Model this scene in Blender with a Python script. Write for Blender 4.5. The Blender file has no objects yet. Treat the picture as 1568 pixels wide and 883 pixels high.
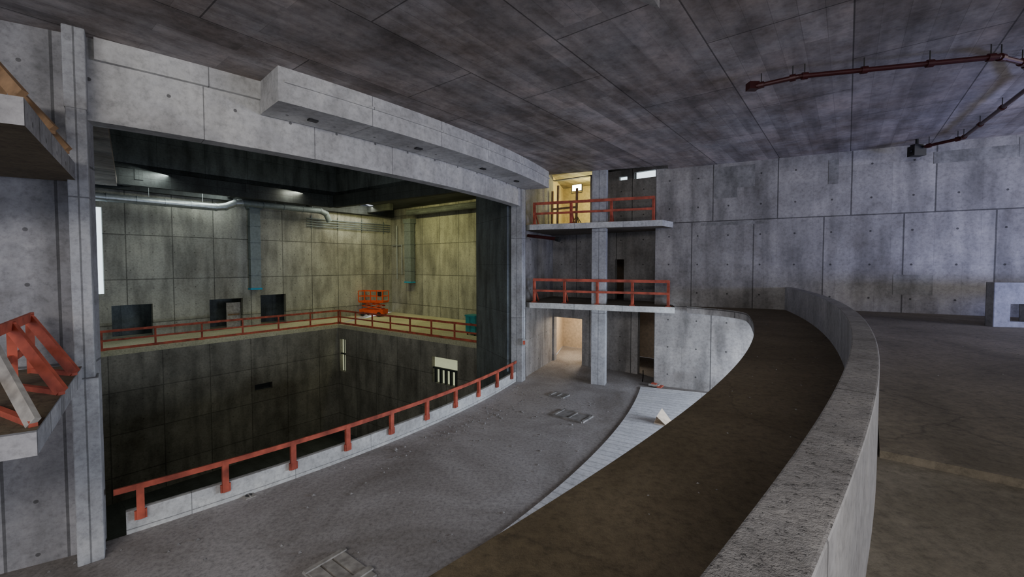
import bpy, math, random
from mathutils import Vector, Matrix
random.seed(7)
E1=Vector((0.62,0.785,0)).normalized(); E2=Vector((0.785,-0.62,0)).normalized()
CX,CY=-33.05,36.04            # centre of all the curved walls
ZF=-6.1; ZL1=-2.0; ZL2=2.1; ZC=4.7
def pol(R,deg,z=0.0):
    a=math.radians(deg); return Vector((CX+R*math.cos(a),CY+R*math.sin(a),z))

# ------------------------------------------------------------------ materials
def newmat(name):
    m=bpy.data.materials.new(name); m.use_nodes=True
    nt=m.node_tree
    return m,nt,nt.nodes['Principled BSDF']
def N(nt,t,**kw):
    n=nt.nodes.new(t)
    for k,v in kw.items(): setattr(n,k,v)
    return n
def mixmul(nt,a,b,fac=1.0,mode='MULTIPLY'):
    n=N(nt,'ShaderNodeMix',data_type='RGBA',blend_type=mode)
    n.inputs[0].default_value=fac
    nt.links.new(a,n.inputs[6]); 
    if hasattr(b,'links'): nt.links.new(b,n.inputs[7])
    else: n.inputs[7].default_value=b
    return n.outputs[2]
def ramp(nt,src,stops):
    r=N(nt,'ShaderNodeValToRGB'); el=r.color_ramp.elements
    el[0].position=stops[0][0]; el[0].color=(*[stops[0][1]]*3,1) if not isinstance(stops[0][1],tuple) else (*stops[0][1],1)
    el[1].position=stops[-1][0]; el[1].color=(*[stops[-1][1]]*3,1) if not isinstance(stops[-1][1],tuple) else (*stops[-1][1],1)
    for p,c in stops[1:-1]:
        e=el.new(p); e.color=(*[c]*3,1) if not isinstance(c,tuple) else (*c,1)
    nt.links.new(src,r.inputs[0]); return r.outputs[0]
def concrete(name,col,panel=(2.4,1.25),tint=0.12,mortar=0.45,msize=0.012,blotch=0.35,streak=0.25,holes=0.0,hole_grid=(1.2,1.25),offset=0.0,rough=0.85,bump=0.25,panel2=None,tint2=0.0,warm=0.06,voff=0.0,bscale=0.45,nsc=9,pits=0,hue=None,m2=0.8,sscale=(1.6,0.3,1),warp=0.0):
    m,nt,b=newmat(name); L=nt.links
    tc=N(nt,'ShaderNodeTexCoord')
    mo_=N(nt,'ShaderNodeMapping'); mo_.inputs['Location'].default_value=(0,voff,0); L.new(tc.outputs['UV'],mo_.inputs[0]); UV=mo_.outputs[0]
    def brick(sz,tn,ms,mo,off,freq=2):
        br=N(nt,'ShaderNodeTexBrick'); br.offset=off; br.offset_frequency=freq; br.squash=1.0
        br.inputs['Scale'].default_value=1.0
        br.inputs['Brick Width'].default_value=sz[0]; br.inputs['Row Height'].default_value=sz[1]
        br.inputs['Mortar Size'].default_value=ms; br.inputs['Mortar Smooth'].default_value=0.1
        br.inputs['Color1'].default_value=(*[1-tn]*3,1); br.inputs['Color2'].default_value=(*[1+tn]*3,1)
        br.inputs['Mortar'].default_value=(*[mo]*3,1)
        L.new(UV,br.inputs['Vector']); return br
    br=brick(panel,tint,msize,mortar,offset)
    rgb=N(nt,'ShaderNodeRGB'); rgb.outputs[0].default_value=(*col,1)
    c=mixmul(nt,rgb.outputs[0],br.outputs['Color'])
    if panel2:
        b2=brick(panel2,tint2,0.006,m2,0.37,3); c=mixmul(nt,c,b2.outputs['Color'])
    n1=N(nt,'ShaderNodeTexNoise'); n1.inputs['Scale'].default_value=bscale; n1.inputs['Detail'].default_value=8; n1.inputs['Roughness'].default_value=0.68
    L.new(tc.outputs['Object'],n1.inputs['Vector'])
    c=mixmul(nt,c,ramp(nt,n1.outputs[0],[(0.3,(1-blotch,1-blotch*1.05,1-blotch*1.1)),(0.5,(1-blotch*.25,)*3),(0.72,(1+blotch*.6,1+blotch*.55,1+blotch*.6-warm))]))
    if hue: c=mixmul(nt,c,ramp(nt,n1.outputs['Color'],[(0.4,hue),(0.6,(1,1,1))]))
    mp=N(nt,'ShaderNodeMapping'); mp.inputs['Scale'].default_value=sscale; L.new(UV,mp.inputs[0])
    n2=N(nt,'ShaderNodeTexNoise'); n2.inputs['Scale'].default_value=1.0; n2.inputs['Detail'].default_value=4; L.new(mp.outputs[0],n2.inputs['Vector'])
    c=mixmul(nt,c,ramp(nt,n2.outputs[0],[(0.35,1-streak),(0.55,1.0),(0.75,1+streak*.4)]))
    n3=N(nt,'ShaderNodeTexNoise'); n3.inputs['Scale'].default_value=nsc; n3.inputs['Detail'].default_value=5; n3.inputs['Roughness'].default_value=0.72
    L.new(tc.outputs['Object'],n3.inputs['Vector'])
    c=mixmul(nt,c,ramp(nt,n3.outputs[0],[(0.3,0.70),(0.5,1.0),(0.7,1.16)]))
    if holes>0:
        d=N(nt,'ShaderNodeVectorMath',operation='DIVIDE'); d.inputs[1].default_value=(hole_grid[0],hole_grid[1],1); L.new(UV,d.inputs[0])
        f=N(nt,'ShaderNodeVectorMath',operation='FRACTION'); L.new(d.outputs[0],f.inputs[0])
        s=N(nt,'ShaderNodeVectorMath',operation='SUBTRACT'); s.inputs[1].default_value=(.5,.5,0); L.new(f.outputs[0],s.inputs[0])
        mu=N(nt,'ShaderNodeVectorMath',operation='MULTIPLY'); mu.inputs[1].default_value=(hole_grid[0],hole_grid[1],0); L.new(s.outputs[0],mu.inputs[0])
        ln=N(nt,'ShaderNodeVectorMath',operation='LENGTH'); L.new(mu.outputs[0],ln.inputs[0])
        c=mixmul(nt,c,ramp(nt,ln.outputs['Value'],[(0.0,1-holes),(0.036,1-holes),(0.043,1.0)]))
    hsrc=n3.outputs[0]
    if pits:
        v=N(nt,'ShaderNodeTexNoise'); v.inputs['Scale'].default_value=pits; v.inputs['Detail'].default_value=4; v.inputs['Roughness'].default_value=.8; L.new(tc.outputs['Object'],v.inputs['Vector'])
        pr=ramp(nt,v.outputs[0],[(0.34,0.4),(0.41,1.0),(0.7,1.2)]); c=mixmul(nt,c,pr); hsrc=pr
    L.new(c,b.inputs['Base Color']); b.inputs['Roughness'].default_value=rough
    bp=N(nt,'ShaderNodeBump'); bp.inputs['Strength'].default_value=bump; bp.inputs['Distance'].default_value=0.03
    L.new(hsrc,bp.inputs['Height']); L.new(bp.outputs[0],b.inputs['Normal'])
    return m
def plain(name,col,rough=0.6,metal=0.0,var=0.2,scale=6,bump=0.1,emit=None,es=0):
    m,nt,b=newmat(name); L=nt.links
    tc=N(nt,'ShaderNodeTexCoord'); n=N(nt,'ShaderNodeTexNoise'); n.inputs['Scale'].default_value=scale; n.inputs['Detail'].default_value=4
    L.new(tc.outputs['Object'],n.inputs['Vector'])
    rgb=N(nt,'ShaderNodeRGB'); rgb.outputs[0].default_value=(*col,1)
    c=mixmul(nt,rgb.outputs[0],ramp(nt,n.outputs[0],[(0.3,1-var),(0.7,1+var*.5)]))
    L.new(c,b.inputs['Base Color']); b.inputs['Roughness'].default_value=rough; b.inputs['Metallic'].default_value=metal
    bp=N(nt,'ShaderNodeBump'); bp.inputs['Strength'].default_value=bump; L.new(n.outputs[0],bp.inputs['Height']); L.new(bp.outputs[0],b.inputs['Normal'])
    if emit: b.inputs['Emission Color'].default_value=(*emit,1); b.inputs['Emission Strength'].default_value=es
    return m
def dusty(name,ca,cb,scale=0.35,bump=0.5,spots=1.35,cracks=0.0,tex=10):
    m,nt,b=newmat(name); L=nt.links
    tc=N(nt,'ShaderNodeTexCoord')
    n=N(nt,'ShaderNodeTexNoise'); n.inputs['Scale'].default_value=scale; n.inputs['Detail'].default_value=8; n.inputs['Roughness'].default_value=0.64; n.inputs['Distortion'].default_value=0.6
    L.new(tc.outputs['Object'],n.inputs['Vector'])
    c=ramp(nt,n.outputs[0],[(0.36,ca),(0.62,cb)])
    n3=N(nt,'ShaderNodeTexNoise'); n3.inputs['Scale'].default_value=tex; n3.inputs['Detail'].default_value=6; n3.inputs['Roughness'].default_value=0.8
    L.new(tc.outputs['Object'],n3.inputs['Vector'])
    c=mixmul(nt,c,ramp(nt,n3.outputs[0],[(0.3,0.5),(0.5,1.0),(0.72,spots)]))
    if cracks:
        v=N(nt,'ShaderNodeTexVoronoi',feature='DISTANCE_TO_EDGE'); v.inputs['Scale'].default_value=.3
        ad=N(nt,'ShaderNodeVectorMath',operation='ADD'); L.new(tc.outputs['Object'],ad.inputs[0]); L.new(n.outputs['Color'],ad.inputs[1]); L.new(ad.outputs[0],v.inputs['Vector'])
        c=mixmul(nt,c,ramp(nt,v.outputs['Distance'],[(0.0,1-cracks),(0.006,1.0)]))
    L.new(c,b.inputs['Base Color']); b.inputs['Roughness'].default_value=0.9
    bp=N(nt,'ShaderNodeBump'); bp.inputs['Strength'].default_value=bump; bp.inputs['Distance'].default_value=0.02
    L.new(n3.outputs[0],bp.inputs['Height']); L.new(bp.outputs[0],b.inputs['Normal'])
    return m
M={}
M['wall']=concrete('concrete_wall',(0.365,0.35,0.335),panel=(2.6,4.1),tint=0.12,holes=0.75,hole_grid=(1.3,1.37),msize=0.026,mortar=.33,blotch=0.45,streak=0.38,voff=2.05,bscale=0.5,offset=0.35,panel2=(1.3,2.05),tint2=.1)
M['wall_patch']=concrete('concrete_patch',(0.27,0.265,0.255),panel=(9,9),tint=0.05,blotch=0.5,streak=0.4,bscale=1.2)
M['wall_left']=concrete('concrete_wall_left',(0.36,0.36,0.38),panel=(0.9,4.1),tint=0.15,holes=0.6,hole_grid=(0.9,1.1),msize=0.025,mortar=.4,blotch=0.5,voff=2.05,bscale=.6)
M['beam']=concrete('concrete_beam',(0.60,0.60,0.59),panel=(2.6,5),tint=0.06,holes=0.7,hole_grid=(1.3,1.1),msize=0.012,blotch=0.3,streak=0.16,bscale=.7,nsc=6)
M['col']=concrete('concrete_column',(0.42,0.43,0.45),panel=(5,4.1),tint=0.05,msize=0.015,blotch=0.35,streak=0.12,voff=2.05,bscale=1.0)
M['ceil']=concrete('concrete_ceiling',(0.39,0.365,0.365),panel=(4.9,2.45),tint=0.12,mortar=0.35,msize=0.015,blotch=0.6,streak=0.32,panel2=(3.7,0.41),tint2=0.2,offset=0.43,bscale=.5,nsc=5,hue=(1.08,.97,.88),m2=.75,sscale=(.35,2.6,1))
M['fly']=concrete('concrete_stage_wall',(0.36,0.365,0.325),panel=(2.5,3.0),tint=0.12,holes=0.5,blotch=0.45,streak=0.35,msize=0.035,bscale=.25,voff=1.0,panel2=(1.25,3.0),tint2=.1)
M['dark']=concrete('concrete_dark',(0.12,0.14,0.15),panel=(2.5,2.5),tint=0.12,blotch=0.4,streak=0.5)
M['darker']=concrete('concrete_shade_dark',(0.05,0.058,0.06),panel=(2.5,2.5),tint=0.12,blotch=0.4,streak=0.3)  # near-black colour puts the shade into gallery ceiling and pit floor
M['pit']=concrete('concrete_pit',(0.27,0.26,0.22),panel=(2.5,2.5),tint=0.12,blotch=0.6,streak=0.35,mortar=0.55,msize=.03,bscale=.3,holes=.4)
M['kerb']=concrete('concrete_kerb',(0.60,0.61,0.60),panel=(2.4,3),tint=0.05,blotch=0.3,streak=0.12,msize=0.01,bscale=1.3)
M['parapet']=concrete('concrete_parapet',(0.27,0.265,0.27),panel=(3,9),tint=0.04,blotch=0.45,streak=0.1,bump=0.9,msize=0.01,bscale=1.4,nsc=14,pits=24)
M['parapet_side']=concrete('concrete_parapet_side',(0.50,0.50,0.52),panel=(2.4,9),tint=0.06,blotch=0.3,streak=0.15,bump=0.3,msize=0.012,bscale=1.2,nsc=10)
M['floor']=dusty('dusty_floor',(0.19,0.168,0.15),(0.42,0.40,0.395),scale=.2)
M['brown']=dusty('brown_dusty_floor',(0.10,0.078,0.046),(0.18,0.145,0.095),cracks=.3)
M['floor_up']=dusty('upper_dusty_floor',(0.10,0.084,0.06),(0.20,0.172,0.13),cracks=.4)
M['floor_near']=dusty('upper_concrete_floor',(0.12,0.105,0.08),(0.21,0.19,0.155),scale=.6)
M['floor_gal']=dusty('gallery_lit_floor',(0.42,0.41,0.27),(0.55,0.53,0.37))  # pale yellow base colour carries the bright lighting of the stage gallery floor
M['strip']=concrete('ribbed_concrete',(0.74,0.75,0.78),panel=(0.35,9),tint=0.05,mortar=0.75,msize=0.03,blotch=0.15,streak=0.1)
M['orange']=plain('orange_timber',(0.46,0.095,0.055),0.75,var=0.55,scale=3)
M['brownwood']=plain('weathered_timber',(0.28,0.17,0.09),0.8,var=0.35)
M['palewood']=plain('pale_timber',(0.36,0.34,0.31),0.8,var=0.4)
M['galv']=plain('galvanised_steel',(0.42,0.46,0.48),0.45,0.7,var=0.2)
M['galvdull']=plain('dull_duct_steel',(0.20,0.24,0.25),0.6,0.3,var=0.2)
M['redpipe']=plain('red_painted_pipe',(0.06,0.012,0.012),0.35,0.2)
M['black']=plain('black_plastic',(0.015,0.015,0.015),0.5)
M['lift']=plain('lift_orange_paint',(0.75,0.09,0.02),0.45)
M['teal']=plain('teal_paint',(0.02,0.3,0.33),0.5)
M['blue']=plain('blue_tape',(0.02,0.3,0.5),0.5)
M['rub']=plain('rubble',(0.27,0.26,0.25),0.9,var=0.5,scale=3)
M['glow']=plain('bright_daylight_glass',(0.8,0.8,0.8),0.3,emit=(0.75,0.9,1.0),es=2.2)
M['glowy']=plain('lit_opening_glass',(0.5,0.5,0.4),0.4,emit=(0.75,0.8,0.5),es=0.5)
M['lamp']=plain('lamp_glass',(0.8,0.8,0.8),0.3,emit=(1,1,0.85),es=16)
M['plaster']=plain('plaster_beige',(0.6,0.5,0.38),0.8)

# ------------------------------------------------------------------ mesh builder
class MB:
    def __init__(s): s.v=[];s.f=[];s.uv=[];s.mi=[];s.sm=[];s.mats=[]
    def mat(s,k):
        m=M[k]
        if m not in s.mats: s.mats.append(m)
        return s.mats.index(m)
    def face(s,pts,uvs,k,smooth=False):
        i=len(s.v); s.v+= [tuple(p) for p in pts]; s.f.append(tuple(range(i,i+len(pts)))); s.uv+=list(uvs); s.mi.append(s.mat(k)); s.sm.append(smooth)
    def box(s,c,ax,ay,az,k):  # half axes
        c=Vector(c);ax=Vector(ax);ay=Vector(ay);az=Vector(az)
        if ax.cross(ay).dot(az)<0: ay=-ay
        for (n,u,w) in ((ax,ay,az),(-ax,-ay,az),(ay,-ax,az),(-ay,ax,az),(az,ax,ay),(-az,ax,-ay)):
            lu,lw=u.length,w.length
            s.face([c+n-u-w,c+n+u-w,c+n+u+w,c+n-u+w],[(-lu,-lw),(lu,-lw),(lu,lw),(-lu,lw)],k)
    def beam(s,a,b,w,h,k,up=(0,0,1)):
        a=Vector(a);b=Vector(b);d=(b-a); up=Vector(up)
        side=d.cross(up)
        if side.length<1e-4: side=d.cross(Vector(E1))
        side.normalize(); u2=side.cross(d).normalized()
        s.box((a+b)/2,d/2,side*w/2,u2*h/2,k)
    def cyl(s,a,b,r,k,n=14,r2=None,caps=True):
        a=Vector(a);b=Vector(b);d=(b-a).normalized(); r2=r if r2 is None else r2
        t=Vector((0,0,1)) if abs(d.z)<0.9 else Vector((1,0,0))
        x=d.cross(t).normalized(); y=d.cross(x).normalized(); L=(b-a).length
        ra=[a+(x*math.cos(q)+y*math.sin(q))*r for q in [2*math.pi*i/n for i in range(n)]]
        rb=[b+(x*math.cos(q)+y*math.sin(q))*r2 for q in [2*math.pi*i/n for i in range(n)]]
        for i in range(n):
            j=(i+1)%n; s.face([ra[i],rb[i],rb[j],ra[j]],[(i/n,0),(i/n,L),((i+1)/n,L),((i+1)/n,0)],k,True)
        if caps:
            s.face(ra,[(0,0)]*n,k); s.face(rb[::-1],[(0,0)]*n,k)
    def tube(s,pts,r,k,n=12):
        for i in range(len(pts)-1):
            s.cyl(pts[i],pts[i+1],r,k,n)
            if i>0: s.sphere(pts[i],r*1.02,k)
    def sphere(s,c,r,k,n=8):
        c=Vector(c)
        for i in range(n):
            for j in range(n//2):
                p=lambda a,b:c+Vector((math.sin(b)*math.cos(a),math.sin(b)*math.sin(a),math.cos(b)))*r
                a0,a1=2*math.pi*i/n,2*math.pi*(i+1)/n; b0,b1=math.pi*j/(n//2),math.pi*(j+1)/(n//2)
                s.face([p(a0,b0),p(a0,b1),p(a1,b1),p(a1,b0)],[(0,0)]*4,k,True)
    def prism(s,poly,z0,z1,k,kside=None):
        P=[Vector((p[0],p[1],0)) for p in poly]
        area=sum(P[i].x*P[(i+1)%len(P)].y-P[(i+1)%len(P)].x*P[i].y for i in range(len(P)))
        if area<0: P=P[::-1]
        uv=[(p.dot(E1),p.dot(E2)) for p in P]
        s.face([p+Vector((0,0,z1)) for p in P],uv,k); s.face([p+Vector((0,0,z0)) for p in P][::-1],uv[::-1],k)
        l=0
        for i in range(len(P)):
            a,b=P[i],P[(i+1)%len(P)]; d=(b-a).length
            s.face([a+Vector((0,0,z0)),b+Vector((0,0,z0)),b+Vector((0,0,z1)),a+Vector((0,0,z1))],[(l,z0),(l+d,z0),(l+d,z1),(l,z1)],kside or k); l+=d
    def sector(s,R0,R1,a0,a1,z0,z1,k,n=48,kside=None,arcuv=False):
        ks=kside or k
        for i in range(n):
            t0=a0+(a1-a0)*i/n; t1=a0+(a1-a0)*(i+1)/n
            A,B=pol(R0,t0),pol(R1,t0); C,D=pol(R1,t1),pol(R0,t1)
            def U(p,R,t): return (math.radians(t)*R1,R) if arcuv else (p.dot(E1),p.dot(E2))
            q=[A,B,C,D]; uv=[U(A,R0,t0),U(B,R1,t0),U(C,R1,t1),U(D,R0,t1)]
            up=lambda p,z:Vector((p.x,p.y,z))
            s.face([up(p,z1) for p in q],uv,k); s.face([up(p,z0) for p in q][::-1],uv[::-1],k)
            l0,l1=math.radians(t0)*R1,math.radians(t1)*R1
            s.face([up(B,z0),up(C,z0),up(C,z1),up(B,z1)],[(l0,z0),(l1,z0),(l1,z1),(l0,z1)],ks,arcuv)
            s.face([up(D,z0),up(A,z0),up(A,z1),up(D,z1)],[(l1,z0),(l0,z0),(l0,z1),(l1,z1)],ks,arcuv)
        for t,fl in ((a0,0),(a1,1)):
            A,B=pol(R0,t),pol(R1,t); q=[Vector((A.x,A.y,z0)),Vector((B.x,B.y,z0)),Vector((B.x,B.y,z1)),Vector((A.x,A.y,z1))]
            uv=[(R0,z0),(R1,z0),(R1,z1),(R0,z1)]
            if fl: q=q[::-1];uv=uv[::-1]
            s.face(q,uv,ks)
    def wall(s,p0,p1,z0,z1,th,k,holes=()):
        # thickness goes to the left of p0->p1
        p0=Vector((p0[0],p0[1],0));p1=Vector((p1[0],p1[1],0)); d=(p1-p0);L=d.length;d/=L; n=Vector((-d.y,d.x,0))*th
        xs=sorted(set([0,L]+[h[0] for h in holes]+[h[1] for h in holes])); zs=sorted(set([z0,z1]+[h[2] for h in holes]+[h[3] for h in holes]))
        xs=[x for x in xs if 0<=x<=L]; zs=[z for z in zs if z0<=z<=z1]
        def solid(i,j):
            if i<0 or j<0 or i>=len(xs)-1 or j>=len(zs)-1: return False
            cx=(xs[i]+xs[i+1])/2; cz=(zs[j]+zs[j+1])/2
            return not any(h[0]<cx<h[1] and h[2]<cz<h[3] for h in holes)
        P=lambda x,z,b:p0+d*x+Vector((0,0,z))+(n if b else Vector((0,0,0)))
        for i in range(len(xs)-1):
            for j in range(len(zs)-1):
                if not solid(i,j): continue
                a,b,c,e=xs[i],xs[i+1],zs[j],zs[j+1]
                s.face([P(a,c,0),P(b,c,0),P(b,e,0),P(a,e,0)],[(a,c),(b,c),(b,e),(a,e)],k)
                s.face([P(b,c,1),P(a,c,1),P(a,e,1),P(b,e,1)],[(b,c),(a,c),(a,e),(b,e)],k)
                if not solid(i-1,j): s.face([P(a,c,1),P(a,c,0),P(a,e,0),P(a,e,1)],[(0,c),(th,c),(th,e),(0,e)],k)
                if not solid(i+1,j): s.face([P(b,c,0),P(b,c,1),P(b,e,1),P(b,e,0)],[(0,c),(th,c),(th,e),(0,e)],k)
                if not solid(i,j-1): s.face([P(a,c,1),P(b,c,1),P(b,c,0),P(a,c,0)],[(a,0),(b,0),(b,th),(a,th)],k)
                if not solid(i,j+1): s.face([P(a,e,0),P(b,e,0),P(b,e,1),P(a,e,1)],[(a,0),(b,0),(b,th),(a,th)],k)
    def done(s,name,bevel=0):
        me=bpy.data.meshes.new(name); me.from_pydata(s.v,[],s.f)
        for m in s.mats: me.materials.append(m)
        uvl=me.uv_layers.new(name='UVMap')
        for i,u in enumerate(s.uv): uvl.data[i].uv=u
        for i,p in enumerate(me.polygons): p.material_index=s.mi[i]; p.use_smooth=s.sm[i] and not bevel
        me.update()
        o=bpy.data.objects.new(name,me); bpy.context.collection.objects.link(o)
        if bevel:
            import bmesh
            bm=bmesh.new(); bm.from_mesh(me); bmesh.ops.remove_doubles(bm,verts=bm.verts,dist=1e-4); bm.to_mesh(me); bm.free()
            md=o.modifiers.new('bevel','BEVEL'); md.width=bevel; md.segments=2; md.limit_method='ANGLE'
        return o

# ------------------------------------------------------------------ shell
U=Vector((0,0,1))
b=MB(); b.sector(36.1,42.25,-75,-19.5,ZF-0.4,ZF,'floor',64)
b.sector(42.25,78,-75,-16,ZF-0.4,ZF,'floor',64)
b.sector(34,42.3,-19.5,-12,ZF-0.4,ZF,'floor',8)
b.done('floor')
b=MB(); b.sector(42.25,47.2,-62,-21.0,ZF,ZF+0.05,'strip',80,arcuv=True); b.done('floor_ramp_strip')
b=MB(); b.sector(46.6,48.4,-66,-20.4,ZL1-0.32,ZL1,'brown',90,kside='wall'); 
gp=[pol(46.6,-24.5+3.9*i/8) for i in range(9)]
fl=[pol(46.62-2.3*(i/8)**3,-24.5+3.6*i/8) for i in range(9)]
b.prism(gp+fl[::-1][:-1],ZL1-0.32,ZL1-0.002,'brown','wall'); b.done('floor_gallery')
b=MB(); b.sector(48.4,78,-66,-20.0,ZL1-0.32,ZL1,'floor_near',60); b.done('floor_upper')
poly=[pol(48.62,-40.7+(19.9*i/20)) for i in range(21)]+[Vector((31,9,0)),Vector((3.8,4.35,0))+E2*25]
b=MB(); b.prism(poly,ZL1-0.02,ZL1+0.08,'floor_up'); b.done('floor_topping')
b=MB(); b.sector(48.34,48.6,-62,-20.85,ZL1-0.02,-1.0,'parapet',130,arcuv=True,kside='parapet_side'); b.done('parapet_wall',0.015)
b=MB(); b.sector(36.0,43.4,-75,-21.3,ZC,ZC+0.4,'ceil',60); b.sector(43.4,78,-75,-16,ZC,ZC+0.4,'ceil',60); b.sector(14,36.0,-75,-48.0,ZC,ZC+0.4,'ceil',20)
b.done('ceiling')
b=MB(); t=Vector((2.62,7.7,0)); b.prism([t,t-E1*5+E2*.2,t-E1*5-E2*3,t-E2*.9-E1*2.0],ZC-0.16,ZC+0.01,'wall'); b.done('ceiling_drop')
# right wall (with formwork repair patches)
RW0=Vector((7.2,21.38,0)); RWd=Vector((0.885,-0.466,0)).normalized(); RWn=Vector((-RWd.y,RWd.x,0))
RW1=RW0+RWd*30
b=MB(); b.wall(RW0,RW1,ZF,ZC+0.05,0.4,'wall')
for (s0,s1,z0,z1) in ((2.6,4.3,3.55,4.55),(2.6,3.6,3.1,3.55),(7.0,7.35,3.4,4.4),(10.3,12.6,3.9,4.35),(12.6,13.1,3.9,4.6),(2.1,4.7,1.85,2.0),(15.2,15.9,2.1,2.9),(9.2,10.4,-1.2,-.4)):
    b.wall(RW0+RWd*s0-RWn*.006,RW0+RWd*s1-RWn*.006,z0,z1,.006,'wall_patch')
b.done('wall_right')
LW0=Vector((-8.85,8.95,0)); LWd=Vector((-0.85,-0.53,0)).normalized()
b=MB(); b.wall(LW0+LWd*14,LW0,ZF,ZC+0.05,0.4,'wall_left'); b.done('wall_left')
b=MB(); b.sector(35.9,36.35,-48.4,-22.2,3.0,ZC+0.02,'beam',60,arcuv=True); 
b.sector(36.35,36.47,-48.0,-22.2,4.25,ZC,'beam',60,arcuv=True)
b.done('beam_header')
b=MB(); b.sector(36.4,37.75,-43.2,-22.3,3.88,ZC+0.02,'beam',60,arcuv=True)
b.sector(37.75,37.80,-43.0,-22.3,4.34,4.40,'beam',60,arcuv=True)
for a in (-41.5,-36,-30.5,-26): b.box(pol(37.0,a,3.86),E2*.07,E1*.12,U*.03,'black')
b.done('beam_bulkhead')
def column(name,c,rot,w,d,z0,z1,extra=None):
    b=MB(); ax=Vector((math.cos(rot),math.sin(rot),0)); ay=Vector((-ax.y,ax.x,0))
    b.box(Vector((c[0],c[1],(z0+z1)/2)),ax*w/2,ay*d/2,Vector((0,0,(z1-z0)/2)),'col')
    if extra: extra(b,ax,ay)
    return b.done(name,0.02)
def exL(b,ax,ay):
    b.box(Vector((-8.77,8.66,(ZF+ZL1)/2-0.15)),ax*0.25,ay*0.20,Vector((0,0,(ZL1-ZF)/2-0.15)),'col')
    b.box(Vector((-8.80,8.69,3.9)),ax*0.22,ay*0.165,Vector((0,0,0.8)),'col')
column('column',(-8.80,8.69),math.radians(-48),0.40,0.30,ZF,ZC,exL)
column('column',(0.33,22.2),math.radians(-23),0.62,0.5,ZF,ZC)
column('column',(4.45,21.6),math.radians(-21.5),0.72,0.5,ZF,ZC+0.6)
C3=Vector((-1.9,26.5,0)); A3=Vector((-23.7,24,0)); B3=Vector((-14.6,35.5,0))
AB=(B3-A3).normalized(); BC=(C3-B3).normalized(); ABn=Vector((-AB.y,AB.x,0))
A4=A3-AB*7
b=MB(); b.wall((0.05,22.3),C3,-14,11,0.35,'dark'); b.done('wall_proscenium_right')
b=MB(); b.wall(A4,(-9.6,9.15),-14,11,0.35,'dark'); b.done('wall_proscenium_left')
BCh=[(0.15,1.0,-8.9,-6.2),(11.1,13.5,-8.1,-6.3)]
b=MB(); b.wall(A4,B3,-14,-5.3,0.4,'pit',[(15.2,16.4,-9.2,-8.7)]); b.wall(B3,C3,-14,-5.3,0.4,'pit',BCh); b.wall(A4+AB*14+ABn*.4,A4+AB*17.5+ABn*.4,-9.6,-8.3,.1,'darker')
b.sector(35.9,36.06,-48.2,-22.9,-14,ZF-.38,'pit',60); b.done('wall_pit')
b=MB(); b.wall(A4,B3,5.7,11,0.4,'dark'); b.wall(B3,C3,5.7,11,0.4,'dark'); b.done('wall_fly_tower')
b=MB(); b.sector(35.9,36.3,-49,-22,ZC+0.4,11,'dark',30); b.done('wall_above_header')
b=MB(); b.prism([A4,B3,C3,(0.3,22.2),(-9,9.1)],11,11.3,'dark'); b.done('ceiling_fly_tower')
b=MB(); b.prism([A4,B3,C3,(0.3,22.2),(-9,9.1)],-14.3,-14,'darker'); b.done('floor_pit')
K=Vector((-12.7,44.8,0)); BW0=K-E1*31; RWe=K+E2*18
def bs(s0,s1,za,zb): return (31-s1,31-s0,za,zb)
hol=[bs(19.7,21.8,-5,-2.7),bs(14.1,16.35,-5,-2.65),bs(10.8,12.8,-5,-2.5),bs(22.1,24.6,-1.9,3.7)]
b=MB(); b.wall(BW0,K,-5,5.8,0.4,'fly',hol); b.done('wall_back')
b=MB(); b.wall(K,RWe,-5,5.8,0.4,'fly'); b.done('wall_back_side')
b=MB(); b.wall(BW0+ABn*2.2,K+ABn*2.2,-5,5.8,0.2,'dark'); b.done('wall_corridor')
b=MB(); b.prism([A4,B3,K+ABn*2.5,BW0+ABn*2.5],-5.3,-5,'floor_gal'); b.prism([B3,C3,RWe,K],-5.3,-5.0,'floor_gal'); b.done('floor_stage_gallery')
b=MB(); b.prism([A4,B3,K+ABn*2.5,BW0+ABn*2.5],5.7,6,'darker'); b.prism([B3,C3,RWe,K],5.7,6,'darker'); 
for s_ in (3,9,15,21): b.beam(K-E1*s_-ABn*.02+U*5.4,K-E1*s_-ABn*4.2+U*5.4,.4,.6,'darker')
b.beam(K-ABn*3.95-E1*8.7+U*5.22,A4+U*5.22+ABn*.3,.4,.96,'darker'); b.beam(B3+ABn*.2+U*5.22,C3+E1*.3+U*5.22,.4,.96,'darker')
b.beam(K-ABn*.3+U*5.3,BW0-ABn*.3+U*5.3,.5,.8,'darker')
b.done('ceiling_stage_gallery')
b=MB(); b.wall(RWe,C3+Vector((1,-1,0)),-5,6,0.3,'fly'); b.wall(BW0,A4,-5,6,0.3,'fly'); b.done('wall_gallery_end')
w=BW0+E1*(31-24.6)+ABn*0.3
b=MB(); b.wall(w,w+E1*2.5,-1.9,3.7,0.05,'glow'); b.wall(w+E1*1.25-ABn*.06,w+E1*1.31-ABn*.06,-1.9,3.7,.08,'black')
b.done('window_1')
w=BW0+E1*(31-15.1)+ABn*0.5
b=MB(); b.wall(w,w+E1*1.0,-5,-3.0,0.05,'palewood'); b.wall(w+E1*0.1-ABn*.04,w+E1*0.9-ABn*.04,-4.0,-3.9,0.04,'brownwood'); b.done('plywood_board')
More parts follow.
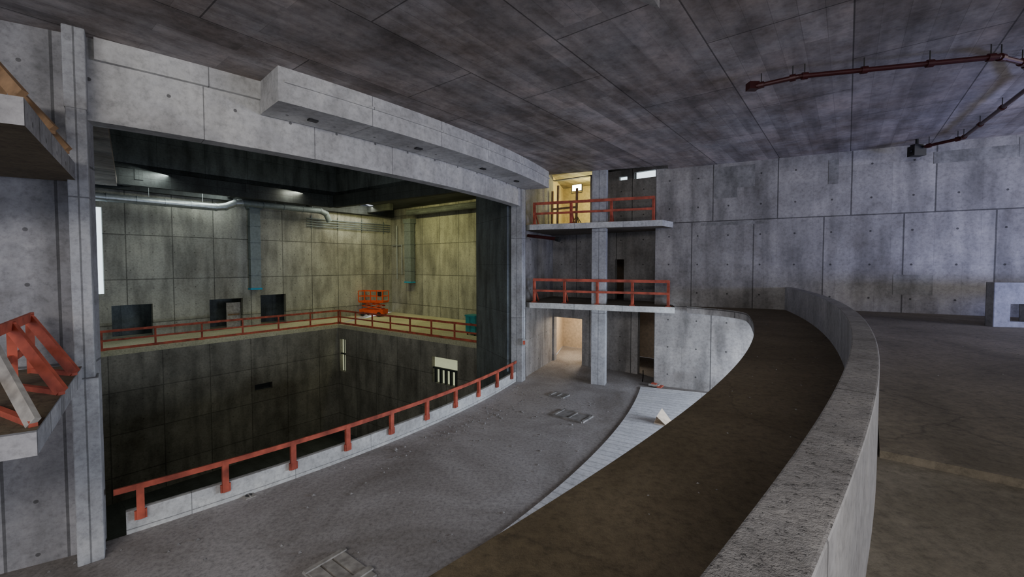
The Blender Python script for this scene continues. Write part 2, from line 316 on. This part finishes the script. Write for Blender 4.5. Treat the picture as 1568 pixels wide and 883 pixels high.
for nm,(s0,s1,za,zb) in zip(('window_2','window_3'),BCh):
    n=Vector((-BC.y,BC.x,0))*0.3; p=B3+BC*s0+n; big=nm=='window_3'
    b=MB(); b.wall(p,B3+BC*s1+n,za,zb,0.05,'glowy')
    nb=5 if big else 1
    for i in range(nb):
        q=B3+BC*(s0+(s1-s0)*(i+.5)/nb)+n*.6
        b.beam(q+U*za,q+U*(zb-(0.8 if big else 0)),0.16 if big else .05,0.16 if big else .05,'darker')
    q0=B3+BC*s0+n*.6;q1=B3+BC*s1+n*.6
    b.beam(q0+U*((za+zb)/2+.1),q1+U*((za+zb)/2+.1),.12,.12,'darker')
    b.done(nm)
b=MB(); b.sector(35.96,36.1,-47.6,-22.9,ZF-.38,ZF+0.52,'kerb',70,arcuv=True); b.done('kerb_pit_edge',0.01)

# back-right block
S0=Vector((0.75,22.9,0)); S1=Vector((2.6,26.95,0)); Q=S1+E2*8.2
b=MB(); b.wall(S0,S1,ZF,5.6,0.3,'wall'); b.done('wall_lobby_side')
b=MB(); b.wall(S1,Q,ZF,5.3,0.3,'wall',[(0.1,2.1,ZF,-3.3),(5.6,7.0,ZF,-2.3),(0.0,2.6,ZL2,5.25),(5.3,6.5,4.72,5.1),(4.4,4.9,4.75,4.95),(4.2,4.75,ZL1,0.3)]); b.done('wall_lobby_back')
T0=S1+E1*4.5-E2*2; T1=T0+E2*13
b=MB(); b.wall(T0,T1,ZF,5.8,0.3,'plaster'); b.wall(S1+E1*.3-E2*.2,T0,ZF,5.8,0.3,'plaster'); b.wall(T1,Q+E2*1.5,ZF,5.8,0.3,'dark'); b.wall(S1+E2*2.9+E1*.3,S1+E2*2.9+E1*4.5,ZF,5.8,0.15,'plaster',[(0.8,1.8,ZF,-3.9)]); b.done('wall_lobby_room')
b=MB(); b.prism([pol(36,-21.3),pol(47,-20.2),Q+E2*2,T1,T0,S1-E2*.5],5.6,5.9,'ceil'); b.done('ceiling_lobby')
b=MB(); b.prism([S0,S1,T0,T1,Q],ZF-.3,ZF-.002,'floor'); b.done('floor_lobby')
eA=pol(36.6,-21.85); eB=pol(43.8,-21.75)
for nm,z in (('slab_balcony_upper',ZL2),('slab_balcony_lower',ZL1)):
    e=eB if z<0 else pol(43.2,-21.75)
    b=MB(); b.prism([eA,e,RW0+RWd*0.9+Vector((0,.1,0)),Q,S1+E2*.01,S0],z-0.28,z,'floor_up','kerb'); b.prism([S1+E1*.3,Q+E1*.3,T1,T0],z-.28,z,'floor_up'); b.done(nm)
w=S1+E2*5.3+E1*.25
b=MB(); b.wall(w,w+E2*1.2,4.72,5.1,0.04,'glow'); b.wall(w-E2*.9,w-E2*.4,4.75,4.95,.04,'glow'); b.wall(w-E2*.02-E1*.05,w+E2*.04-E1*.05,4.72,5.1,.05,'black'); b.done('window_4')
q=S1+E2*1.35+E1*.6+U*4.78
b=MB(); b.box(q,E2*.30,U*.17,E1*.03,'lamp'); b.box(q+E1*.09,E2*.33,U*.20,E1*.06,'black')
for i in range(5): b.box(q+E1*.17+E2*(-.24+.12*i),E2*.01,U*.18,E1*.04,'black')
for sg in (-1,1): b.beam(q+E2*.37*sg,q+E2*.37*sg-U*.32,.03,.03,'black')
b.beam(q-E2*.38-U*.32,q+E2*.38-U*.32,.03,.03,'black')
b.beam(q-U*.32,q-U*2.64,.06,.06,'black')
for dd in (E2,-E2,E1): b.beam(q-U*1.7,q+dd*.6-U*2.66,.04,.04,'black')
b.done('work_lamp')
b=MB(); 
for i,s_ in enumerate((.3,.7,2.0)): b.beam(S1+E2*s_-E1*.6+U*ZL2,S1+E2*(s_+.05)-E1*.6+U*(ZC-.2+.3*(i%2)),.09,.12,'brownwood')
b.beam(S1+E2*.25-E1*.6+U*(ZL2+1.3),S1+E2*2.1-E1*.6+U*(ZL2+1.3),.06,.12,'brownwood'); b.done('timber_props')

for nm,z,th in (('slab_side_balcony_lower',ZL1-0.05,0.32),('slab_side_balcony_upper',ZL2-0.08,0.34)):
    p0=Vector((-8.85,8.7,0)); p1=Vector((-5.9,5.2,0)); p2=p1+LWd*8; p3=p0+LWd*8
    b=MB(); b.prism([p0,p1,p2,p3],z-th,z,'brown','wall_left'); b.done(nm)

# ------------------------------------------------------------------ railings
def rail_between(name,pts,z,h=1.07,mid=True,toe=False,post=1.9,k='orange',braces=False,pw=0.09):
    b=MB()
    P=[Vector((p[0],p[1],0)) for p in pts]
    for i in range(len(P)-1):
        a,c=P[i],P[i+1]
        b.beam(a+U*(z+h),c+U*(z+h),0.045,0.14,k)
        if mid: b.beam(a+U*(z+h*.52),c+U*(z+h*.52),0.04,0.11,k)
        if toe: b.beam(a+U*(z+.08),c+U*(z+.08),0.04,0.14,k)
    tot=sum((P[i+1]-P[i]).length for i in range(len(P)-1)); n=max(1,round(tot/post))
    for j in range(n+1):
        t=min(tot*j/n,tot-1e-3)+ (0.05 if j==0 else (-.05 if j==n else 0)); 
        for i in range(len(P)-1):
            l=(P[i+1]-P[i]).length
            if t<=l: break
            t-=l
        d=(P[i+1]-P[i]).normalized(); q=P[i]+d*t; nn=Vector((-d.y,d.x,0))
        q=q+nn*0.06
        b.beam(q+U*z,q+U*(z+h+.03),pw,pw,k)
        b.box(q+U*(z+.02),d*.12,nn*.12,Vector((0,0,.02)),k)
        if braces: b.beam(q+U*(z+.8)+nn*.02,q+nn*.75+U*(z+.03),0.05,0.09,k)
    return b.done(name)
b=MB(); n=40; a0,a1=-47.9,-23.2
for i in range(n):
    p=pol(36.19,a0+(a1-a0)*i/n,ZF+1.08); q=pol(36.19,a0+(a1-a0)*(i+1)/n,ZF+1.08); b.beam(p,q,0.05,0.13,'orange')
for i in range(10):
    a=-47.2+ (24.0)*i/9.3; p=pol(36.17,a); p2=pol(36.17,a+.01); d=(p2-p).normalized(); nn=Vector((-d.y,d.x,0))
    b.box(Vector((p.x,p.y,ZF+0.72)),d*.07,nn*.05,Vector((0,0,.40)),'orange')
    b.box(Vector((p.x,p.y,ZF+0.42)),d*.11,nn*.03,Vector((0,0,.10)),'orange')
b.done('pit_guard_railing')
off=ABn*0.25; off2=Vector((-BC.y,BC.x,0))*0.25
rail_between('stage_gallery_railing',[A4+off,B3+off+off2],-5,1.12,True,True,2.5)
rail_between('stage_gallery_railing',[B3+off+off2,C3+off2-BC*.4],-5,1.12,True,True,2.3)
rail_between('balcony_railing',[eA+Vector((.2,.15,0)),eB+Vector((-.2,.2,0))],ZL1,1.2,True,False,1.75,braces=True,pw=0.11)
rail_between('balcony_railing',[eA+Vector((.2,.15,0)),pol(43.0,-21.75)+Vector((-.1,.2,0))],ZL2,1.1,True,False,1.75,braces=True,pw=0.11)
def side_rail(name,z,k):
    b=MB(); ed=(Vector((-5.9,5.2,0))-Vector((-8.85,8.7,0))).normalized()
    s=Vector((-9.3,8.2,z)); 
    bases=[Vector((-8.1,7.8,z)),Vector((-7.1,6.63,z)),Vector((-6.05,5.3,z))]
    b.beam(s+U*1.05,s+ed*4.2+U*1.05,0.05,0.16,k)
    b.beam(s+U*.5,s+ed*4.2+U*.5,0.04,0.12,k)
    for i,q in enumerate(bases):
        top=s+ed*(0.25+1.35*i)
        b.beam(top,top+U*1.1,.11,.11,k)
        b.beam(q+U*.05,top+U*1.02,0.07,0.16,k if i<2 else ('palewood' if k=='orange' else k),up=(0.3,0.3,1))
        b.beam(q+U*.04,top+U*.04,.08,.08,k)
    b.done(name)
side_rail('side_balcony_railing',ZL1-0.05,'orange'); side_rail('side_balcony_railing',ZL2-0.08,'brownwood')

# ------------------------------------------------------------------ services
def bw(s,off,z): return K-E1*s-ABn*off+U*z     # point in front of back wall
b=MB(); pts=[bw(25,1.3,4.2),bw(16.2,1.3,4.2),bw(15.6,1.3,4.3),bw(14.9,1.3,4.65),bw(14.5,1.3,4.7)]
def ringduct(b,pts,r,k):
    b.tube(pts,r,k,16)
    for i in range(len(pts)-1):
        d=pts[i+1]-pts[i]; m=max(1,int(d.length/1.4))
        for j in range(m+1):
            q=pts[i]+d*j/m; b.cyl(q-d.normalized()*.04,q+d.normalized()*.04,r*1.1,k,16)
ringduct(b,pts,.26,'galv')
ringduct(b,[pts[-1],bw(8.3,1.3,4.7),bw(7.8,1.3,4.5),bw(7.5,1.3,3.9)],.24,'galvdull')
for s_ in (24,20,17,12,9): 
    q=bw(s_,1.3,4.5); b.cyl(q,Vector((q.x,q.y,5.69)),.02,'galv',6)
b.done('ventilation_duct')
def rduct(name,c,ux,uy,z0,z1,w,d):
    b=MB(); c=Vector((c.x,c.y,0))
    b.box(c+U*(z0+z1)/2,ux*w/2,uy*d/2,U*(z1-z0)/2,'galvdull')
    z=z0+1.2
    while z<z1: b.box(c+U*z,ux*(w/2+.04),uy*(d/2+.04),U*.03,'galvdull'); z+=1.3
    b.box(c+U*(z0+.06),ux*(w/2+.05),uy*(d/2+.05),U*.07,'blue')
    b.box(c+U*(z1-.2),ux*(w/2+.1),uy*(d/2+.1),U*.22,'galvdull')
    b.done(name)
rduct('vertical_duct',bw(13.3,.35,0),E1,E2,-2.0,4.85,0.75,0.45)
rduct('vertical_duct',K+E2*3.5-E1*.4,E2,E1,-1.8,4.5,0.95,0.5)
b=MB()
for i in range(4): b.tube([bw(9.0,.15,4.1-.22*i),bw(.25,.15,4.1-.22*i)],0.045,'galvdull',8)
for s_ in (8.5,6,3.5,1): b.beam(bw(s_,.08,3.2),bw(s_,.08,4.4),.06,.06,'galvdull')
b.done('conduit_bundle')
b=MB()
b.tube([K+E2*1.2-E1*.2+U*4.0,K+E2*1.2-E1*.2-U*1.5],.06,'galv',8); b.tube([K+E2*.4-E1*.2+U*2.0,K+E2*2.0-E1*.2+U*2.0,K+E2*2.0-E1*.2-U*1.0],.05,'galv',8)
b.cyl(K+E2*4.2-E1*1.1+U*5.0,K+E2*14-E1*1.1+U*5.0,.28,'dark',14)
b.done('conduit_riser')
b=MB(); zp=4.42
pts=[Vector((6.05,10.7,zp)),Vector((6.75,10.15,zp)),Vector((10.35,9.2,zp)),Vector((11.3,9.5,zp)),Vector((12.8,10.6,zp)),Vector((15.75,15.0,zp)),Vector((15.3,15.9,zp-.05))]
b.tube(pts,0.055,'redpipe',12)
for i in range(len(pts)-1):
    d=pts[i+1]-pts[i]; L=d.length; d.normalize()
    for t in ([0.12,L-.12] if L<2 else [0.12,L*.35,L*.68,L-.12]):
        q=pts[i]+d*t; b.cyl(q-d*.06,q+d*.06,.082,'redpipe',12); b.cyl(q+U*.05,Vector((q.x,q.y,ZC-.001)),.012,'black',6)
b.box(pts[0]+Vector((-.05,.05,0.02)),(.12,0,0),(0,.1,0),(0,0,.09),'redpipe')
b.done('sprinkler_pipe')
b=MB(); q=Vector((15.2,16.1,4.25)); b.box(q,(.22,0,0),(0,.15,0),(0,0,.18),'black'); b.box(q+U*.2,(.16,0,0),(0,.1,0),(0,0,.05),'black'); b.cyl(q+U*.2,q+U*.45,.05,'black',8); b.cyl(q-Vector((.28,0,0)),q+Vector((.3,0,0)),.07,'black',10); b.done('junction_box')
b=MB(); b.tube([S0+Vector((.1,-.1,1.55)),S0+E2*1.9+Vector((.1,0,1.3))],.09,'redpipe',10); b.cyl(S0+E2*1.8+Vector((.1,0,1.32)),S0+E2*2.0+Vector((.1,0,1.28)),.13,'black',10); b.done('drain_pipe')
b=MB(); q=Vector((0.62,21.72,-4.0)); b.box(q,(.09,0,0),(0,.05,0),(0,0,.18),'galv'); b.cyl(q+U*.18,q+U*1.7,.02,'galv',6); b.box(q-Vector((0,.06,0)),(.06,0,0),(0,.01,0),(0,0,.1),'orange'); b.done('electrical_box')
b=MB(); p=Vector((14.9,13.1,0)); d=Vector((1,-.25,0)).normalized()
b.wall(p,p+d*7,ZL1,-0.55,0.3,'wall_left',[(0.42,0.85,-1.75,-1.2),(3,4.2,ZL1,-1.0)]); b.done('low_wall_right')

# ------------------------------------------------------------------ floor items
b=MB(); c=Vector((-3.4,8.15,ZF)); ux=Vector((.80,-.6,0)); uy=Vector((.6,.8,0))
b.box(c+U*.02,ux*.62,uy*.42,U*.02,'palewood')
for i,(o_,l_,w_) in enumerate(((-.27,.62,.12),(.0,.5,.10),(.27,.6,.12))): b.box(c+uy*o_+ux*(.05*(-1)**i)+U*.055,ux*l_,uy*w_,U*.015,'palewood')
b.box(c+ux*.42+U*.085,ux*.07,uy*.44,U*.015,'palewood'); b.box(c-ux*.5+U*.085,ux*.05,uy*.44,U*.015,'palewood')
b.done('timber_formwork_panel')
def frame(nm,c,ux,uy,a,w,k):
    b=MB(); c=Vector(c)
    for sgn in (-1,1):
        b.box(c+ux*sgn*a+U*.03,ux*.05,uy*w,U*.03,k); b.box(c+uy*sgn*w+U*.03,ux*a,uy*.05,U*.03,k)
    b.box(c+U*.02,ux*a,uy*w*.96,U*.012,k); b.box(c+U*.035,ux*.03,uy*w,U*.02,k)
    b.done(nm)
frame('access_panel',(2.45,16.9,ZF),E2,E1,.65,.42,'rub'); frame('access_panel',(2.2,19.6,ZF),E2,E1,.35,.3,'rub')
b=MB(); c=Vector((-6.95,11.0,ZF)); b.box(c+U*.012,E2*.16,E1*.13,U*.012,'palewood'); b.cyl(c+U*.02,c+U*.035,.08,'black',16); b.box(c+U*.03,E2*.12,E1*.015,U*.012,'palewood'); b.done('floor_drain')
b=MB(); c=Vector((5.75,16.1,ZF+.05)); ux=E1;uy=E2
b.face([c-ux*.3-uy*.2,c+ux*.3-uy*.2,c+ux*.3-uy*.1+U*.45,c-ux*.3-uy*.1+U*.3],[(0,0)]*4,'plaster'); b.face([c+ux*.3+uy*.3,c-ux*.3+uy*.3,c-ux*.3-uy*.1+U*.3,c+ux*.3-uy*.1+U*.45],[(0,0)]*4,'plaster')
b.box(c+uy*.05+U*.02,ux*.3,uy*.25,U*.02,'plaster'); b.done('cardboard_sheet')
b=MB(); c=Vector((7.1,21.0,ZF+.05)); b.box(c+U*.05,E2*.25,E1*.12,U*.05,'palewood'); b.box(c+U*.12,E2*.12,E1*.1,U*.03,'orange'); b.box(c+E2*.3+U*.03,E2*.1,E1*.2,U*.03,'orange'); b.done('timber_offcuts')
b=MB(); c=Vector((-13.5,41.3,-5)); x=E2*.9+E1*.43; x.normalize(); y=Vector((-x.y,x.x,0))
b.box(c+U*.45,x*1.25,y*.5,U*.22,'lift')
for sx in (-.85,.85):
    for sy in (-.5,.5): b.cyl(c+x*sx+y*(sy-.1)+U*.22,c+x*sx+y*(sy+.1)+U*.22,.22,'black',14)
for k_ in range(2):
    for sy in (-.35,.35):
        z0=.7+.32*k_; b.beam(c-x*1.05+y*sy+U*z0,c+x*1.05+y*sy+U*(z0+.32),.06,.08,'lift'); b.beam(c+x*1.05+y*sy+U*z0,c-x*1.05+y*sy+U*(z0+.32),.06,.08,'lift')
b.box(c+U*1.42,x*1.3,y*.55,U*.08,'lift')
for sy in (-.55,.55):
    for zz in (1.95,2.45): b.beam(c-x*1.3+y*sy+U*zz,c+x*1.3+y*sy+U*zz,.06,.06,'lift')
    for sx in (-1.3,-.65,0,.65,1.3): b.beam(c+x*sx+y*sy+U*1.45,c+x*sx+y*sy+U*2.47,.06,.06,'lift')
for sx in (-1.3,1.3):
    for zz in (1.95,2.45): b.beam(c+x*sx-y*.55+U*zz,c+x*sx+y*.55+U*zz,.06,.06,'lift')
b.box(c+x*1.0-y*.6+U*2.2,x*.15,y*.08,U*.2,'black')
b.done('scissor_lift')
b=MB(); c=Vector((-2.75,30.2,-5)); b.box(c+U*.75,E2*.45,E1*.35,U*.6,'teal'); b.box(c+U*1.38,E2*.5,E1*.4,U*.05,'teal')
for s1 in (-1,1):
    for s2 in (-1,1): b.cyl(c+E2*.35*s1+E1*.25*s2,c+E2*.35*s1+E1*.25*s2+U*.18,.06,'black',8)
b.box(c-E1*.36+U*.75,E2*.01,E1*.01,U*.55,'black'); b.box(c-E1*.37+E2*.1+U*.8,E2*.02,E1*.02,U*.1,'black'); b.done('tool_cabinet')
b=MB()
def rock(c,r):
    vs=[Vector((random.uniform(.6,1.2)*x,random.uniform(.6,1.2)*y,random.uniform(.4,.9)*z))*r for x,y,z in ((1,0,0),(0,1,0),(-1,0,0),(0,-1,0),(0,0,1),(0,0,-.3))]
    vs=[c+v for v in vs]
    for f in ((0,1,4),(1,2,4),(2,3,4),(3,0,4),(1,0,5),(2,1,5),(3,2,5),(0,3,5)): b.face([vs[i] for i in f],[(0,0)]*3,'rub')
for i in range(300):
    a=random.uniform(-50,-24); Rr=random.choice([random.uniform(36.4,38.3),random.uniform(36.4,42)])
    if i<120: a=random.gauss(-32,2.5); Rr=36.7+abs(random.gauss(0,.8))
    rock(pol(Rr,a,ZF+.01),random.uniform(.012,.055)*(1 if random.random()<.94 else 2.0))
b.done('floor_rubble')
b=MB()
for i in range(60): rock(pol(random.uniform(46.8,48.2),random.uniform(-44,-22),ZL1+.005),random.uniform(.008,.02))
for i in range(70): rock(pol(random.uniform(49,60),random.uniform(-39,-23),ZL1+.085),random.uniform(.01,.03))
b.done('gravel_debris')

# ------------------------------------------------------------------ lights
def area(name,loc,tgt,sx,sy,p,col,spread=180):
    l=bpy.data.lights.new(name,'AREA'); l.shape='RECTANGLE'; l.size=sx; l.size_y=sy; l.energy=p; l.color=col; l.spread=math.radians(spread)
    o=bpy.data.objects.new(name,l); bpy.context.collection.objects.link(o); o.location=loc
    o.rotation_euler=(Vector(tgt)-Vector(loc)).to_track_quat('-Z','Y').to_euler(); return o
def point(name,loc,p,col,r=.3):
    l=bpy.data.lights.new(name,'POINT'); l.energy=p; l.color=col; l.shadow_soft_size=r
    o=bpy.data.objects.new(name,l); bpy.context.collection.objects.link(o); o.location=loc; return o
area('daylight_right',(26,3,1.3),(8,16,.6),8,5,1050,(1,.97,.95))
area('daylight_low',(20,6,-.6),(13,19,-1.2),9,1.0,620,(.36,.45,1),140)
area('daylight_behind',(-3,-7,4.0),(-5,13,-6),12,2,1250,(1,.95,.89))
area('daylight_ground',(13.5,11.5,-3.6),(4,18,-5.6),9,2,1750,(.74,.83,1))
area('daylight_ground_behind',(-2,-5,-3.4),(-5,12,-5.8),12,3,300,(.95,.93,1))
area('daylight_left',(-14,-2,1),(-9,9,0),5,4,110,(.5,.64,1))
area('stage_lamp',K-E1*8-ABn*3.0+U*5.6,K-E1*9-U*3,10,.2,290,(1,.97,.78))
area('stage_lamp',K+E2*8-E1*6.5+U*5.6,K+E2*7-U*3,8,.2,420,(1,.95,.4))
area('stage_lamp',K-E1*18-ABn*3.0+U*5.6,K-E1*20-U*4,8,.2,230,(.9,.97,.88))
area('pit_fill',Vector((-10,20,5)),Vector((-14,32,-6)),5,2,230,(.97,1,.85))  # added fill light to lift the pit walls, no fixture there
point('lobby_lamp',S1+E2*1.3+E1*2.4+U*(-3.2),320,(1,.85,.65))
point('lobby_lamp',S1+E2*1.5+E1*2.2+U*4.4,280,(1,.92,.3))
wd=bpy.data.worlds.new('sky_world'); bpy.context.scene.world=wd; wd.use_nodes=True
bg=wd.node_tree.nodes['Background']; bg.inputs[0].default_value=(.78,.84,1,1); bg.inputs[1].default_value=0.95
cam=bpy.data.cameras.new('camera'); co=bpy.data.objects.new('camera',cam); bpy.context.collection.objects.link(co)
co.location=(0,0,0); co.rotation_euler=(math.radians(88),0,0); cam.sensor_width=36; cam.lens=650/1568*36; cam.shift_y=-0.0088; cam.clip_start=0.05; cam.clip_end=300
bpy.context.scene.camera=co
